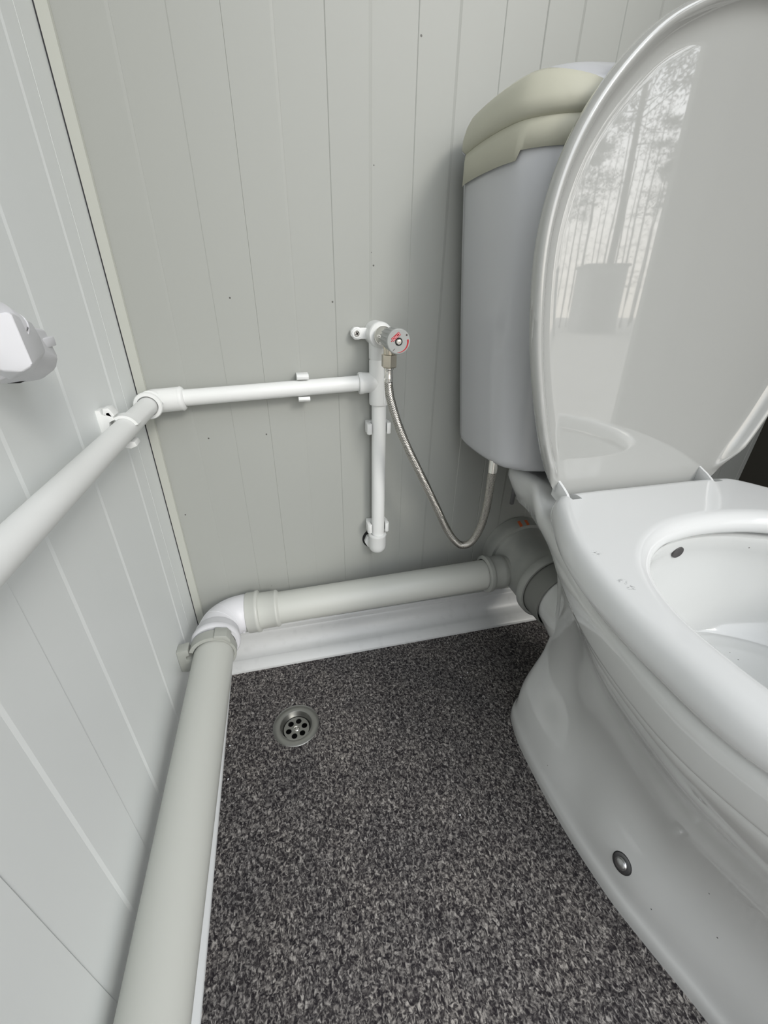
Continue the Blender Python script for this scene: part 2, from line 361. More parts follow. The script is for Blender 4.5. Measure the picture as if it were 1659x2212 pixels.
trp = [(.0, 0), (.003, .02), (.012, .035), (.02, .042), (.035, .05), (.05, .052), (.065, .05), (.08, .042), (.09, .034), (.096, .02), (.099, .01), (.10, 0)]
def ledge(loop, z): 
    return [Vector((p.x, p.y, z + .021*max(0, min(1, (p.y-.378)/.03)))) for p in loop]
def lerp(a, c, t): return [(p[0]+(q[0]-p[0])*t, p[1]+(q[1]-p[1])*t) for p, q in zip(a, c)]
K = contour
keys = [(K(base), 0), (K(base), .009), (inset(K(base), .0012), .0165), (inset(K(base), .0048), .026), (K(b05), .056), (K(b11), .11), (K(b17), .17), (K(b23), .23), (K(b28), .28), (K(b31), .312)]
def vspline(keys, n_):
    out = []
    for i in range(len(keys)-1):
        p0, p1, p2, p3 = (keys[max(0, min(len(keys)-1, i+j-1))] for j in range(4))
        for s_ in range(n_):
            u = s_/n_; ring = []
            f = lambda a, b_, c, d: .5*((2*b_)+(c-a)*u+(2*a-5*b_+4*c-d)*u*u+(3*b_-a-3*c+d)*u**3)
            z = f(p0[1], p1[1], p2[1], p3[1])
            out.append([Vector((f(a.x, b_.x, c.x, d.x), f(a.y, b_.y, c.y, d.y), z)) for a, b_, c, d in zip(p0[0], p1[0], p2[0], p3[0])])
    out.append(z3(keys[-1][0], keys[-1][1])); return out
R = vspline(keys, 4)
R[0] = z3(K(base), 0)
NFL = len(R)
R += [z3(inset(K(b31), -.0012), .3165), z3(inset(K(b31), -.0008), .3205), z3(inset(K(b31), .0012), .3232),
     z3(inset(K(b33), .003), .3275), z3(inset(K(b33), .0006), .330), z3(K(b33), .333), z3(K(lerp(b33, b36, .6)), .342), ledge(K(b36), .353), ledge(K(b36), .361), ledge(inset(K(b36), .0015), .3655), ledge(inset(K(b36), .005), .3685), ledge(inset(K(b36), .012), .370),
     z3(K(mid), .3705), z3(inset(K(opn), -.005), .3705), z3(inset(K(opn), -.001), .369), z3(K(opn), .364), z3(inset(K(opn), -.003), .352), z3(inset(K(opn), -.003), .335), z3(K(lerp(opn, flo, .18)), .31), z3(K(lerp(opn, flo, .5)), .283), z3(K(lerp(opn, flo, .86)), .262), z3(K(flo), .258), z3(inset(K(flo), .006), .2565), z3(K(lerp(flo, trp, .5)), .252), z3(K(lerp(flo, trp, .9)), .243), z3(K(trp), .235), z3(inset(K(trp), .006), .16)]
# soft hollow around each fixing bolt and a fold above it
bm = bmesh.new(); VS = rings(bm, R)
for rg in VS[6:NFL]:
    for v in rg:
        sgn = 1 if v.co.x > CX else -1
        for (yy, zz, ry, rz, dp) in ((.225, .060, .035, .028, .007), (.30, .13, .03, .05, .006), (.14, .10, .035, .035, .004)):
            g = math.exp(-((v.co.y-yy)/ry)**2-((v.co.z-zz)/rz)**2); v.co.x -= sgn*dp*g
lathe(bm, (CX, .325, .152), (0, 1, .10), [(0, .040), (.02, .054), (.04, .0585), (.06, .0572), (.078, .0540), (.095, .0512), (.11, .0500), (.145, .0500), (.145, .044), (.10, .044)], 48, True, True)
pan = fin(bm, 'pan', MCER, None, 50); into(toi, pan)
bm = bmesh.new(); lathe(bm, (.4045, .296, .3535), (0, -1, -.05), [(0, .0070), (.0118, .0070), (.0123, .0062), (.0118, .0001)], 28, False, True)
o = fin(bm, 'flush_hole', mat('hole_shade', (.07, .065, .065), .4)); into(toi, o)  # dark disc on the bowl wall; the hole's inner shade is in its colour
# fixing bolts on the foot
nb = Vector((-.90, -.05, .42)).normalized()
for sx_ in (-1, 1):
    P = Vector((CX+sx_*.1075, .1425, .0555)); D = Vector((sx_*.90, -.12, .40)).normalized(); P = P - D*.0012
    bm = bmesh.new(); lathe(bm, P, D, [(-.006, .0105), (.0012, .0108), (.0019, .0098)], 28)
    w = fin(bm, 'foot_bolt', MRUB); into(toi, w)
    bm = bmesh.new(); lathe(bm, P+D*.0019, D, [(-.001, .0096), (.0004, .0096), (.0008, .0088), (.0008, .0062)], 28); ch = fin(bm, 'washer', MRIM); into(w, ch)
    bm = bmesh.new(); lathe(bm, P+D*.0025, D, [(-.001, .0062), (.0016, .0062), (.0026, .0052), (.0034, .0050), (.0044, .0038), (.0048, .0002)], 6 if False else 24); ch = fin(bm, 'bolt_head', mat('bolt_steel', (.5, .5, .5), .28, metal=1)); into(w, ch)
# seat
so = [(-.062, 0), (-.055, .05), (-.02, .115), (.02, .157), (.082, .188), (.145, .1925), (.207, .188), (.271, .172), (.325, .147), (.357, .127), (.366, .10), (.367, 0)]
si = [(-.01, 0), (-.004, .05), (.02, .095), (.05, .13), (.09, .148), (.13, .152), (.171, .148), (.214, .129), (.244, .099), (.263, .064), (.271, .032), (.2735, 0)]
O_, I_ = K(so), K(si)
R = [z3(inset(O_, .010), .3715), z3(inset(O_, .003), .3722), z3(inset(O_, .0005), .376), z3(inset(O_, -.0005), .382), z3(inset(O_, .0002), .388), z3(inset(O_, .0025), .3935), z3(inset(O_, .006), .3972), z3(inset(O_, .011), .3992), z3(inset(O_, .015), .3998), z3(inset(O_, .0165), .3998), z3(inset(I_, -.0165), .3998), z3(inset(I_, -.015), .3998), z3(inset(I_, -.010), .3990), z3(inset(I_, -.005), .3965), z3(inset(I_, -.0015), .3925), z3(inset(I_, -.0002), .3875), z3(inset(I_, -.0012), .3815), z3(inset(I_, -.005), .3770), z3(inset(I_, -.010), .3758)]
bm = bmesh.new(); VS = rings(bm, R, False, False)
k = len(VS[0])
for i in range(k): bm.faces.new((VS[-1][i], VS[-1][(i+1) % k], VS[0][(i+1) % k], VS[0][i]))
seat = fin(bm, 'seat', MSEAT, None, 55)
bm = bmesh.new(); box(bm, (.3028, .3425, .36), (.3150, .40, .42)); box(bm, (.5065, .3475, .36), (.5185, .40, .42))
cut = fin(bm, 'cutter', None, None, 0)
md = seat.modifiers.new('b', 'BOOLEAN'); md.object = cut; md.operation = 'DIFFERENCE'; md.solver = 'EXACT'; md.use_self = True
bpy.context.view_layer.update()
nm = bpy.data.meshes.new_from_object(seat.evaluated_get(bpy.context.evaluated_depsgraph_get()))
seat.modifiers.clear(); seat.data = nm; bpy.data.objects.remove(cut); into(toi, seat)
for mx, my in ((.3605-.03, .305), (.300, .212)):            # scuffs: thin grey rub marks
    pass
# lid: built upright, tilted back 2.3 degrees about its foot
lo_ = [(-.020, 0), (-.020, .07), (-.016, .098), (.0, .120), (.048, .146), (.129, .1725), (.192, .185), (.248, .188), (.297, .178), (.338, .156), (.374, .122), (.394, .086), (.407, .046), (.411, 0)]
LO = contour(lo_, 8); ta = math.radians(1.4)
def lp(p, e_):
    f = max(0, min(1, (p.y-.002)/.03)); e2 = e_ if e_ <= 0 else e_*f
    y = .374 - e2; s = p.y
    return Vector((p.x, .374 + s*math.sin(ta) - e2*math.cos(ta), .400 + s*math.cos(ta) + e2*math.sin(ta)))
pr = [(.022, -.0045), (.006, -.0045), (.0015, -.003), (0, .0), (0, .006), (.0012, .0098), (.0035, .0115), (.0062, .0112), (.0085, .0092), (.0105, .0062), (.0130, .0033), (.0165, .0012), (.021, .0003), (.026, 0), (.028, 0)]
bm = bmesh.new(); VS = rings(bm, [[lp(p, e_) for p in inset(LO, d)] for d, e_ in pr], True, True, tagcaps=True)
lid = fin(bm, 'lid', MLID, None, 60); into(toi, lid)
for x0 in (.3031, .5068):
    bm = bmesh.new(); prism(bm, [(.3805, .388), (.3785, .4110), (.372, .4085), (.362, .4045), (.354, .4005), (.3500, .397), (.3480, .391), (.3495, .384), (.358, .382)], 0, x0, x0+.0032, .0007)
    o = fin(bm, 'hinge', MSEAT, None, 40); into(toi, o)
# cistern
cT = [(.399, 0), (.401, .06), (.407, .110), (.417, .150), (.437, .175), (.460, .1845), (.50, .188), (.54, .187), (.563, .183), (.574, .172), (.577, .10), (.577, 0)]
cB = [(.404, 0), (.406, .05), (.411, .090), (.419, .122), (.433, .143), (.450, .154), (.49, .160), (.535, .160), (.558, .156), (.570, .146), (.574, .09), (.575, 0)]
bm = bmesh.new()
R = [z3(inset(K(cB), .03), .397), z3(inset(K(cB), .010), .3985), z3(inset(K(cB), .004), .4015), z3(inset(K(cB), .0008), .406), z3(K(cB), .412), z3(K(lerp(cB, cT, .25)), .48), z3(K(lerp(cB, cT, .52)), .56), z3(K(lerp(cB, cT, .78)), .645), z3(K(lerp(cB, cT, .98)), .725), z3(inset(K(cT), .002), .7345)]
rings(bm, R); cis = fin(bm, 'cistern', MCIS, None, 60); into(toi, cis)
KT = K(cT)
bm = bmesh.new()
R = [z3(inset(KT, .006), .7355), z3(inset(KT, -.001), .7365), z3(inset(KT, -.0036), .739), z3(inset(KT, -.0032), .747), z3(inset(KT, -.0002), .757), z3(inset(KT, .0042), .764), z3(inset(KT, .012), .7695), z3(inset(KT, .024), .7735), z3(inset(KT, .045), .7765), z3(inset(KT, .07), .778)]
rings(bm, R); cl = fin(bm, 'cistern_lid', MCIS, None, 60); into(cis, cl)
# masking tape wound round the joint: left and front part of the section
half = [i for i in range(len(KT)) if KT[i].x <= CX+.10 and KT[i].y < .57]
half.sort(key=lambda i: i)
n_all = len(KT); nh = 11*6
idx = list(range(nh-18, -1, -1)) + [n_all-1-i for i in range(0, 30)]
rows = []
def lo_tape(i):  # step in the lower edge near the left corner
    x = KT[i].x; return .7065 if x < .2375 and KT[i].y > .43 else .7135
for zf, off0 in (('lo', .0009), (.7285, .0009), (.7335, .0004), (.7350, -.0014), (.7365, .0010), (.739, .0046), (.747, .0042), (.757, .0012), (.764, -.0030), (.7672, -.0072)):
    row = []
    for i in idx:
        off = off0; z = lo_tape(i) if zf == 'lo' else zf
        zt = .7672 if KT[i].x < .245 else max(.7545, .7672-(KT[i].x-.245)*.30)     # straight strip: its upper edge drops round the bulge
        if z > zt: z = zt; off = .0012-max(0, z-.757)/.0102*.0084
        base_loop = KT
        p = inset(KT, -off)[i] if False else None
        row.append((i, z, off))
    rows.append(row)
cache = {}
def off_pt(i, off):
    if off not in cache: cache[off] = inset(KT, -off)
    return cache[off][i]
bm = bmesh.new(); R = []
rr = random.Random(4)
for row in rows:
    R.append([Vector((off_pt(i, o_).x, off_pt(i, o_).y, z)) for i, z, o_ in row])
rings(bm, R, False, False, False)
o = fin(bm, 'masking_tape', MTAPE, None, 60); o['label'] = 'cream masking tape wound round the cistern lid joint'; into(cis, o)
md = o.modifiers.new('t', 'SOLIDIFY'); md.thickness = .0005; md.offset = 1
bm = bmesh.new(); lathe(bm, (CX, .47, .3905), (0, 0, 1), [(0, .05), (.002, .055), (.009, .055)], 32); o = fin(bm, 'gasket', MBLK); into(toi, o)
for sx_ in (-1, 1):
    bm = bmesh.new(); lathe(bm, (CX+sx_*.111, .462, .334), (0, 0, 1), [(0, .0028), (.001, .0032), (.062, .0032)], 16); o = fin(bm, 'cistern_bolt', MRIM); into(toi, o)

# ================================================================ waste pipes
def thing_mesh(o, label, cat, group=None): return tag(o, label, cat, group)
WZ = .1445; WY = .5505; WX = -.1265
tee = empty('soil_branch', (CX, .53, .16), 'large grey plastic branch fitting on the toilet outlet, against the back wall', 'pipe fitting')
bm = bmesh.new()
lathe(bm, (CX, .463, .161), (0, 1, 0), [(0, .0575), (0, .0605), (.003, .0630), (.012, .0635), (.016, .0615), (.020, .0590), (.034, .0570), (.070, .0570), (.092, .0575), (.096, .0605), (.099, .0610), (.1005, .0660), (.104, .0672), (.117, .0675), (.1205, .0665), (.132, .0665)], 56, False, True)
lathe(bm, (.452, WY-.018, .157), (-1, 0, 0), [(0, .0275), (.06, .0275), (.105, .0278)], 40, True, True)
o = fin(bm, 'branch_body', MGP2, None, 45); into(tee, o)
bm = bmesh.new(); lathe(bm, (.36, WY-.018, .1565), (-1, 0, 0), [(0, .0282), (.004, .0300), (.010, .0302), (.012, .0292), (.026, .0292), (.028, .0322), (.031, .0332), (.036, .0330), (.038, .0305), (.038, .027)], 40, False, False)
o = fin(bm, 'socket', MGP2, None, 45); into(tee, o)
bm = bmesh.new(); lathe(bm, (CX, .428, .1605), (0, 1, 0), [(0, .0525), (.0005, .0545), (.004, .0555), (.04, .0560)], 48, False, False)
o = fin(bm, 'outlet_collar', MDK); o['label'] = 'darker grey rubber collar'; into(tee, o)
for a0 in (1.70, 1.50):
    bm = bmesh.new(); R = []
    for yy, rad in ((.5640, .0664), (.5672, .0676), (.5735, .0678), (.5800, .0679)):
        R.append([Vector((CX+rad*math.cos(a0+.028*j+(.58-yy)*3), yy, .161+rad*math.sin(a0+.028*j+(.58-yy)*3))) for j in (0, 1, 2, 3)])
    rings(bm, R, False, False, False); o = fin(bm, 'orange_stripe', MORG); into(tee, o)
# long grey pipe on the back wall with its socket end
wp = empty('waste_pipe', (.12, WY-.009, .15), 'grey waste pipe running along the foot of the back wall', 'pipe')
A = Vector((-.0835, WY, .1335)); B = Vector((.3500, WY-.018, .1560)); D = (B-A).normalized()
bm = bmesh.new(); lathe(bm, A, D, [(.012, .0262), ((B-A).length, .0262)], 48); o = fin(bm, 'pipe', MGP); into(wp, o)
bm = bmesh.new(); lathe(bm, A, D, [(0, .0272), (0, .0318), (.0015, .0326), (.0135, .0328), (.0145, .0338), (.0185, .0338), (.0196, .0324), (.0205, .0296), (.0445, .0293), (.0455, .0302), (.0475, .0302), (.0490, .0290), (.0505, .0272), (.0515, .0262)], 48, False, False)
o = fin(bm, 'socket', MGP, None, 60); into(wp, o)
# white elbow in the corner
el = empty('waste_elbow', (-.12, .545, .14), 'bright white curved waste elbow in the corner above the skirting', 'pipe fitting')
P0 = Vector((WX, .4995, .1345)); 
arc = [P0]
for i in range(0, 15):
    u = i/14*math.pi/2; arc.append(Vector((WX+.040*(1-math.cos(u)), .5110+.0395*math.sin(u), .1340)))
arc.append(A + Vector((-.001, 0, 0)))
bm = bmesh.new(); tube(bm, arc, [.0302]+[.0302]*15+[.0300], 48); o = fin(bm, 'elbow_body', MPB, None, 50); into(el, o)
bm = bmesh.new(); lathe(bm, (WX, .4905, .1345), (0, 1, 0), [(0, .0280), (0, .0330), (.0025, .0346), (.0085, .0348), (.0115, .0332), (.014, .0318), (.024, .0314), (.026, .0300)], 48, False, False)
o = fin(bm, 'mouth_ring', MPB, None, 50); into(el, o)
bm = bmesh.new()
for k_ in (5, 8):
    dd = (arc[k_+1]-arc[k_-1]).normalized(); lathe(bm, arc[k_]-dd*.0005, dd, [(0, .0300), (.0002, .0306), (.0008, .0306), (.001, .0300)], 48, False, False)
R = []
for k_ in range(1, 16):
    dd = (arc[k_+1]-arc[k_-1]).normalized(); nn = Vector((-dd.y, dd.x, 0)); p_ = arc[k_]+nn*.0216+Vector((0, 0, .0212)); u_ = Vector((nn.x, nn.y, 1)).normalized(); w_ = dd.cross(u_)
    R.append([p_-w_*.0005, p_+u_*.0004-w_*.0004, p_+u_*.0004+w_*.0004, p_+w_*.0005])
rings(bm, R, True, True); o = fin(bm, 'mould_line', MPB, None, 30); into(el, o)
bm = bmesh.new(); lathe(bm, A, -D, [(-.001, .0285), (.0005, .0300), (.006, .0300), (.0065, .0285)], 40, False, False); o = fin(bm, 'seal_ring', MGC); o['label'] = 'grey sealing ring at the pipe end'; into(el, o)
rr = random.Random(7); bm = bmesh.new()
for i in range(16):                                            # squeezed-out sealant crumbs
    a0 = -1.25+rr.random()*1.7; p = A - D*.0078 + Vector((0, -.0292*math.cos(a0), .0292*math.sin(a0)))
    bmesh.ops.create_icosphere(bm, subdivisions=1, radius=.0012+.0016*rr.random(), matrix=Matrix.Translation(p))
o = fin(bm, 'sealant', MPB); o['kind'] = 'stuff'; into(el, o)
# left waste pipe
lw = bmesh.new(); A2 = Vector((WX, .498, .1345)); B2 = Vector((-.1463, -.122, .1045)); A2v = (B2-A2)
lathe(lw, A2, A2v, [(0, .0270), (A2v.length, .0270)], 56)
o = fin(lw, 'waste_pipe', MGP); tag(o, 'thick grey waste pipe running along the left wall from the corner to the front', 'pipe')
# grey clamp near the elbow
wc = empty('pipe_clamp', (XL, .483, .135), 'grey plastic clamp holding the thick waste pipe beside the white elbow', 'clamp')
CYc, CZc = WX-.0006, .1338
bm = bmesh.new(); R = []
for yy, ri in ((.4755, 0), (.4895, 0)):
    pass
def arcring(bm, a0, a1, ri, ro, y0, y1, n_=20, cxx=CYc, cz=CZc):
    vs = []
    for i in range(n_+1):
        u = a0+(a1-a0)*i/n_; c, s = math.cos(u), math.sin(u)
        vs.append([bm.verts.new((cxx+c*r, yy, cz+s*r)) for r, yy in ((ri, y0), (ro, y0), (ro, y1), (ri, y1))])
    for a, c in zip(vs, vs[1:]):
        for i in range(4): bm.faces.new((a[i], a[(i+1) % 4], c[(i+1) % 4], c[i]))
    bm.faces.new(vs[0]); bm.faces.new(vs[-1])
arcring(bm, -2.3, 1.15, .0272, .0308, .4705, .4835); o = fin(bm, 'lower_jaw', MGC, None, 30); into(wc, o)
bm = bmesh.new(); arcring(bm, .95, 2.75, .0285, .0338, .4690, .4850); o = fin(bm, 'strap', MGC, None, 30); into(wc, o)
bm = bmesh.new(); prism(bm, [(XL+.0012, .150), (XL+.0012, .112), (XL+.010, .110), (XL+.0225, .122), (XL+.0225, .1325), (XL+.012, .134), (XL+.012, .140), (XL+.0165, .1415), (XL+.0165, .152)], 1, .4690, .4850, .0007); o = fin(bm, 'wall_block', MGC, None, 30); into(wc, o)
bm = bmesh.new(); prism(bm, [(CYc+.004, .1655), (CYc+.006, .1705), (CYc+.022, .1675), (CYc+.0265, .1585), (CYc+.0250, .150), (CYc+.0235, .156), (CYc+.017, .162)], 1, .4680, .4860, .0008); o = fin(bm, 'snap_hook', MGC, None, 30); into(wc, o)
# ================================================================ white water pipe run
RP = .0105; XP = -.1525; ZP = .4715; YP = .5765
wr = empty('water_pipe', (.139, YP, .4), 'white plastic water pipe run along both walls to the valve outlet', 'pipe')
bm = bmesh.new(); lathe(bm, (XP, YF+.005, ZP+.001), (0, 1, 0), [(0, RP), (YP-.012-YF-.005, RP)], 36); o = fin(bm, 'pipe', MPP); into(wr, o)
A = Vector((XP+.012, YP, .4738)); B = Vector((.124, YP, .4862)); D = (B-A)
bm = bmesh.new(); lathe(bm, A, D, [(0, .0103), (D.length, .0103)], 36); o = fin(bm, 'pipe', MPP); into(wr, o)
bm = bmesh.new(); lathe(bm, (.1392, YP, .222), (0, 0, 1), [(0, .0105), (.25, .0105)], 36); o = fin(bm, 'pipe', MPP); into(wr, o)
# corner elbow
bm = bmesh.new(); RE = .0146
arc = [Vector((XP, YP-.0235, ZP+.001)), Vector((XP, YP-.010, ZP+.001))]+[Vector((XP+.010*(1-math.cos(i/6*math.pi/2)), YP-.010+.010*math.sin(i/6*math.pi/2), ZP+.0012)) for i in range(1, 7)]+[Vector((XP+.034, YP, ZP+.0028))]
tube(bm, arc, RE, 32)
lathe(bm, (XP, YP-.0275, ZP+.001), (0, 1, 0), [(0, .0118), (0, .0150), (.0012, .0160), (.0042, .0160), (.005, .0146)], 32, False, False)
lathe(bm, (XP+.0345, YP, ZP+.0028), (1, 0, .045), [(-.003, RE), (0, RE+.0006), (.0015, .0142), (.0030, .0128), (.0035, .0103)], 32, False, False)
o = fin(bm, 'elbow', MPP, None, 50); into(wr, o)
# tee
RT = .0136; TZ = .4862
bm = bmesh.new(); lathe(bm, (.1388, YP, .4555), (0, 0, 1), [(0, .0105), (0, .0130), (.0015, RT), (.059, RT), (.0605, .0130), (.0612, .0130)], 36, False, True)
lathe(bm, (.1388, YP, TZ), (-1, 0, -.03), [(0, .0125), (.0125, .0134), (.022, .0140), (.024, .0146), (.0275, .0146), (.029, .0138), (.029, .0103)], 36, True, False)
o = fin(bm, 'tee', MPP, None, 50); into(wr, o)
for x0, z0, z1 in ((.1435, .459, .513),):
    bm = bmesh.new(); box(bm, (x0-.0006, YP-.0137, z0), (x0+.0006, YP-.0118, z1)); o = fin(bm, 'mould_line', MPP, None, 0); into(wr, o)
# wall plate elbow
WZ0 = .5478; WXc = .1375
bm = bmesh.new(); lathe(bm, (.1386, YP, .5165), (0, 0, 1), [(0, .0130), (.001, RT), (.026, RT+.0003), (.031, RT)], 36)
lathe(bm, (WXc, .5955, WZ0), (0, -1, 0), [(0, .0160), (.012, .0160), (.030, .0162), (.0345, .0157), (.0355, .0147), (.0355, .010)], 44)
o = fin(bm, 'wall_plate', MPP, None, 45); into(wr, o)
bm = bmesh.new(); prism(bm, [(.1025, .5455), (.1025, .5515), (.1068, .5558), (.1125, .5558), (.1145, .5550), (.128, .5550), (.128, .5415), (.1145, .5415), (.1125, .5408), (.1068, .5408)], 1, .5935-.011, .5935, .0006)
lathe(bm, (.1095, .5826, .5484), (0, -1, 0), [(0, .0066), (.0016, .0062), (.0016, .004)], 8)
o = fin(bm, 'fixing_ear', MPP, None, 30); into(wr, o)
bm = bmesh.new(); lathe(bm, (.1095, .5808, .5484), (0, -1, 0), [(0, .0036), (.0008, .0036), (.0014, .0028)], 20)
sc = fin(bm, 'screw', MCHR); into(wr, sc)
bm = bmesh.new(); 
for a0 in (.6, .6+math.pi/2):
    d = Vector((math.cos(a0), 0, math.sin(a0))); q = Vector((-math.sin(a0), 0, math.cos(a0))); c0 = Vector((.1095, .5793, .5484))
    vs = [bm.verts.new(c0+d*s*.0025+q*w_*.0006+Vector((0, h_, 0))) for h_ in (0, .0006) for s, w_ in ((-1, -1), (1, -1), (1, 1), (-1, 1))]
    bm.faces.new(vs[:4]); bm.faces.new(vs[4:])
    for i in range(4): bm.faces.new((vs[i], vs[(i+1) % 4], vs[4+(i+1) % 4], vs[4+i]))
o = fin(bm, 'screw_slot', MBLK, None, 0); into(sc, o)
# bottom elbow going into the wall, and its dark hole
bm = bmesh.new(); lathe(bm, (.1384, YP, .2400), (0, 0, -1), [(0, .0105), (0, .0145), (.002, .0152), (.0035, .0146), (.022, .0146), (.0275, .0138), (.0320, .0112), (.0352, .0072), (.0368, .0025), (.037, .0001)], 36, False, True)
lathe(bm, (.1384, YP, .2190), (0, 1, 0), [(0, .0146), (.019, .0146)], 32)
prism(bm, [(.119, .218), (.123, .2285), (.128, .2295), (.128, .206), (.1235, .2095)], 1, .586, .5945, .0006)
o = fin(bm, 'end_elbow', MPP, None, 45); into(wr, o)
bm = bmesh.new(); lathe(bm, (.1355, YB-.0012, .2195), (0, -1, 0), [(0, .0192), (.0006, .0192)], 32); o = fin(bm, 'wall_hole', MBLK); into(wr, o)
# clips: built once in a local frame (pipe along local X, wall at y=0, room at -y, jaws at +-z) then copied
def clip_parts(parent):
    bm = bmesh.new(); box(bm, (-.0078, -.009, -.0165), (.0078, 0, .0165), .0008); o = fin(bm, 'clip_base', MPP, parent, 30)
    for s in (1, -1):
        prof = [(-.006, .0118), (-.006, .0172), (-.011, .0182), (-.0165, .0172), (-.0195, .0182), (-.0235, .0178), (-.0262, .0150), (-.0252, .0112), (-.0232, .0112), (-.0205, .0118), (-.014, .0122)]
        bm = bmesh.new(); prism(bm, [(a, s*c) for a, c in prof], 0, -.0078, .0078, .0006); fin(bm, 'jaw', MPP, parent, 30)
def copy_tree(root, label, M4):
    r = root.copy(); C.objects.link(r); r.matrix_world = M4; r['label'] = label
    for ch in root.children:
        c = ch.copy(); C.objects.link(c); c.parent = r
    return r
c0 = empty('pipe_clip', (0, 0, 0), 'white snap clip on the sloping-up horizontal pipe, back wall', 'clip', 'white snap clips on the back wall')
clip_parts(c0)
c0['label'] = 'white snap clip holding the horizontal white pipe on the back wall'
c0.location = (.0345, YB-.0019, .4825)
Mv = Matrix.Rotation(math.pi/2, 4, 'Y')
copy_tree(c0, 'white snap clip on the upright pipe just below the tee fitting', Matrix.Translation((.1388, YB-.0019, .4210)) @ Mv)
copy_tree(c0, 'white snap clip low on the upright pipe, directly above its end elbow', Matrix.Translation((.1390, YB-.0019, .2530)) @ Mv)
# strap clip on the left wall
lc = empty('pipe_clip', (XL, .47, ZP), 'white clip with closed strap holding the pipe on the left wall near the corner', 'clip')
Y0, Y1 = .455, .470
bm = bmesh.new(); prism(bm, [(XL+.001, ZP-.0165), (XL+.001, ZP+.0205), (XL+.0055, ZP+.0205), (XL+.0062, ZP+.0165), (XL+.0095, ZP+.0155), (XL+.0105, ZP+.0185), (XL+.0135, ZP+.0190), (XL+.0150, ZP+.0150), (XL+.0165, ZP+.0110), (XL+.0110, ZP+.0085), (XL+.0095, ZP), (XL+.0110, ZP-.0085), (XL+.0165, ZP-.0115), (XL+.0150, ZP-.0165)], 1, Y0, Y1, .0006); o = fin(bm, 'clip_base', MPP, None, 30); into(lc, o)
bm = bmesh.new(); arcring(bm, .30, 2.15, .0107, .0136, Y0+.001, Y1-.001, 16, XP, ZP+.001); o = fin(bm, 'strap', MPP, None, 35); into(lc, o)
bm = bmesh.new(); prism(bm, [(XL+.0075, ZP+.0165), (XL+.0085, ZP+.0225), (XL+.0140, ZP+.0225), (XL+.0175, ZP+.0150), (XL+.0150, ZP+.0135)], 1, Y0, Y1, .0006); o = fin(bm, 'snap_hook', MPP, None, 30); into(lc, o)
bm = bmesh.new(); prism(bm, [(XL+.012, ZP-.0095), (XL+.013, ZP-.0165), (XL+.0235, ZP-.0195), (XL+.0300, ZP-.0170), (XL+.0285, ZP-.0125), (XL+.0230, ZP-.0115)], 1, Y0, Y1, .0006); o = fin(bm, 'lower_jaw', MPP, None, 30); into(lc, o)

# ================================================================ angle valve
va = empty('angle_valve', (.139, .54, WZ0), 'chrome angle valve with ribbed grey knob marked in red on the wall plate', 'valve')
VX, VZ = .1402, .5478
bm = bmesh.new(); lathe(bm, (WXc+.0008, .5600, VZ), (0, -1, 0), [(0, .0108), (.004, .0108), (.0055, .0116), (.0075, .0116), (.0085, .0106), (.013, .0102), (.015, .0095), (.032, .0095)], 36); o = fin(bm, 'valve_body', MCHR, None, 40); into(va, o)
bm = bmesh.new(); lathe(bm, (.1392, .5250, .546), (0, 0, -1), [(0, .0078), (.0085, .0078), (.011, .0070), (.0185, .0070)], 24); o = fin(bm, 'outlet', MNIK); into(va, o)
bm = bmesh.new(); R = []
ns = 96
for y, r, dp in ((.5350, .0098, .0), (.5335, .0112, .0006), (.5180, .0128, .0009), (.5000, .0136, .0010), (.4925, .0140, .0006), (.4895, .0141, 0), (.4875, .0136, 0), (.4870, .0128, 0)):
    R.append([Vector((VX+(r-dp*(1 if (k_//3) % 2 else 0))*math.cos(2*math.pi*k_/ns), y, VZ+(r-dp*(1 if (k_//3) % 2 else 0))*math.sin(2*math.pi*k_/ns))) for k_ in range(ns)])
rings(bm, R); kn = fin(bm, 'knob', MKNOB, None, 30); into(va, kn)
FY = .4868
bm = bmesh.new(); lathe(bm, (VX, FY+.001, VZ), (0, -1, 0), [(0, .0044), (.0012, .0044)], 28); o = fin(bm, 'screw_recess', MBLK); into(kn, o)
bm = bmesh.new(); lathe(bm, (VX, FY, VZ), (0, -1, 0), [(0, .0031), (.0008, .0031), (.0016, .0024), (.0017, .0009), (.0006, .0003)], 20); o = fin(bm, 'screw', MCHR); into(kn, o)
def flat(bm, poly, y=FY, th=.00018):
    prism(bm, poly, 1, y-th, y+.0003)
def rot(p, a0): c, s = math.cos(a0), math.sin(a0); return (p[0]*c-p[1]*s, p[0]*s+p[1]*c)
def P2(p): return (VX+p[0], VZ+p[1])
an = math.radians(40); ctr = Vector((-.0034, .0053))
def rect(cx_, cy_, w_, h_): return [P2(tuple(ctr+Vector(rot(q, an)))) for q in ((cx_-w_, cy_-h_), (cx_+w_, cy_-h_), (cx_+w_, cy_+h_), (cx_-w_, cy_+h_))]
bm = bmesh.new(); flat(bm, rect(0, 0, .0056, .0021)); o = fin(bm, 'badge', MRED, None, 0); into(kn, o)
bm = bmesh.new(); flat(bm, rect(0, 0, .0050, .0016), th=.00026); o = fin(bm, 'badge_field', MPINK, None, 0); into(kn, o)
cu = bpy.data.curves.new('lettering', 'FONT'); cu.body = 'NTM'; cu.size = .0040; cu.extrude = .00006; cu.align_x = 'CENTER'; cu.align_y = 'CENTER'; cu.offset = .00012
to = bpy.data.objects.new('tmp_text', cu); C.objects.link(to); bpy.context.view_layer.update()
tm = bpy.data.meshes.new_from_object(to.evaluated_get(bpy.context.evaluated_depsgraph_get())); bpy.data.objects.remove(to)
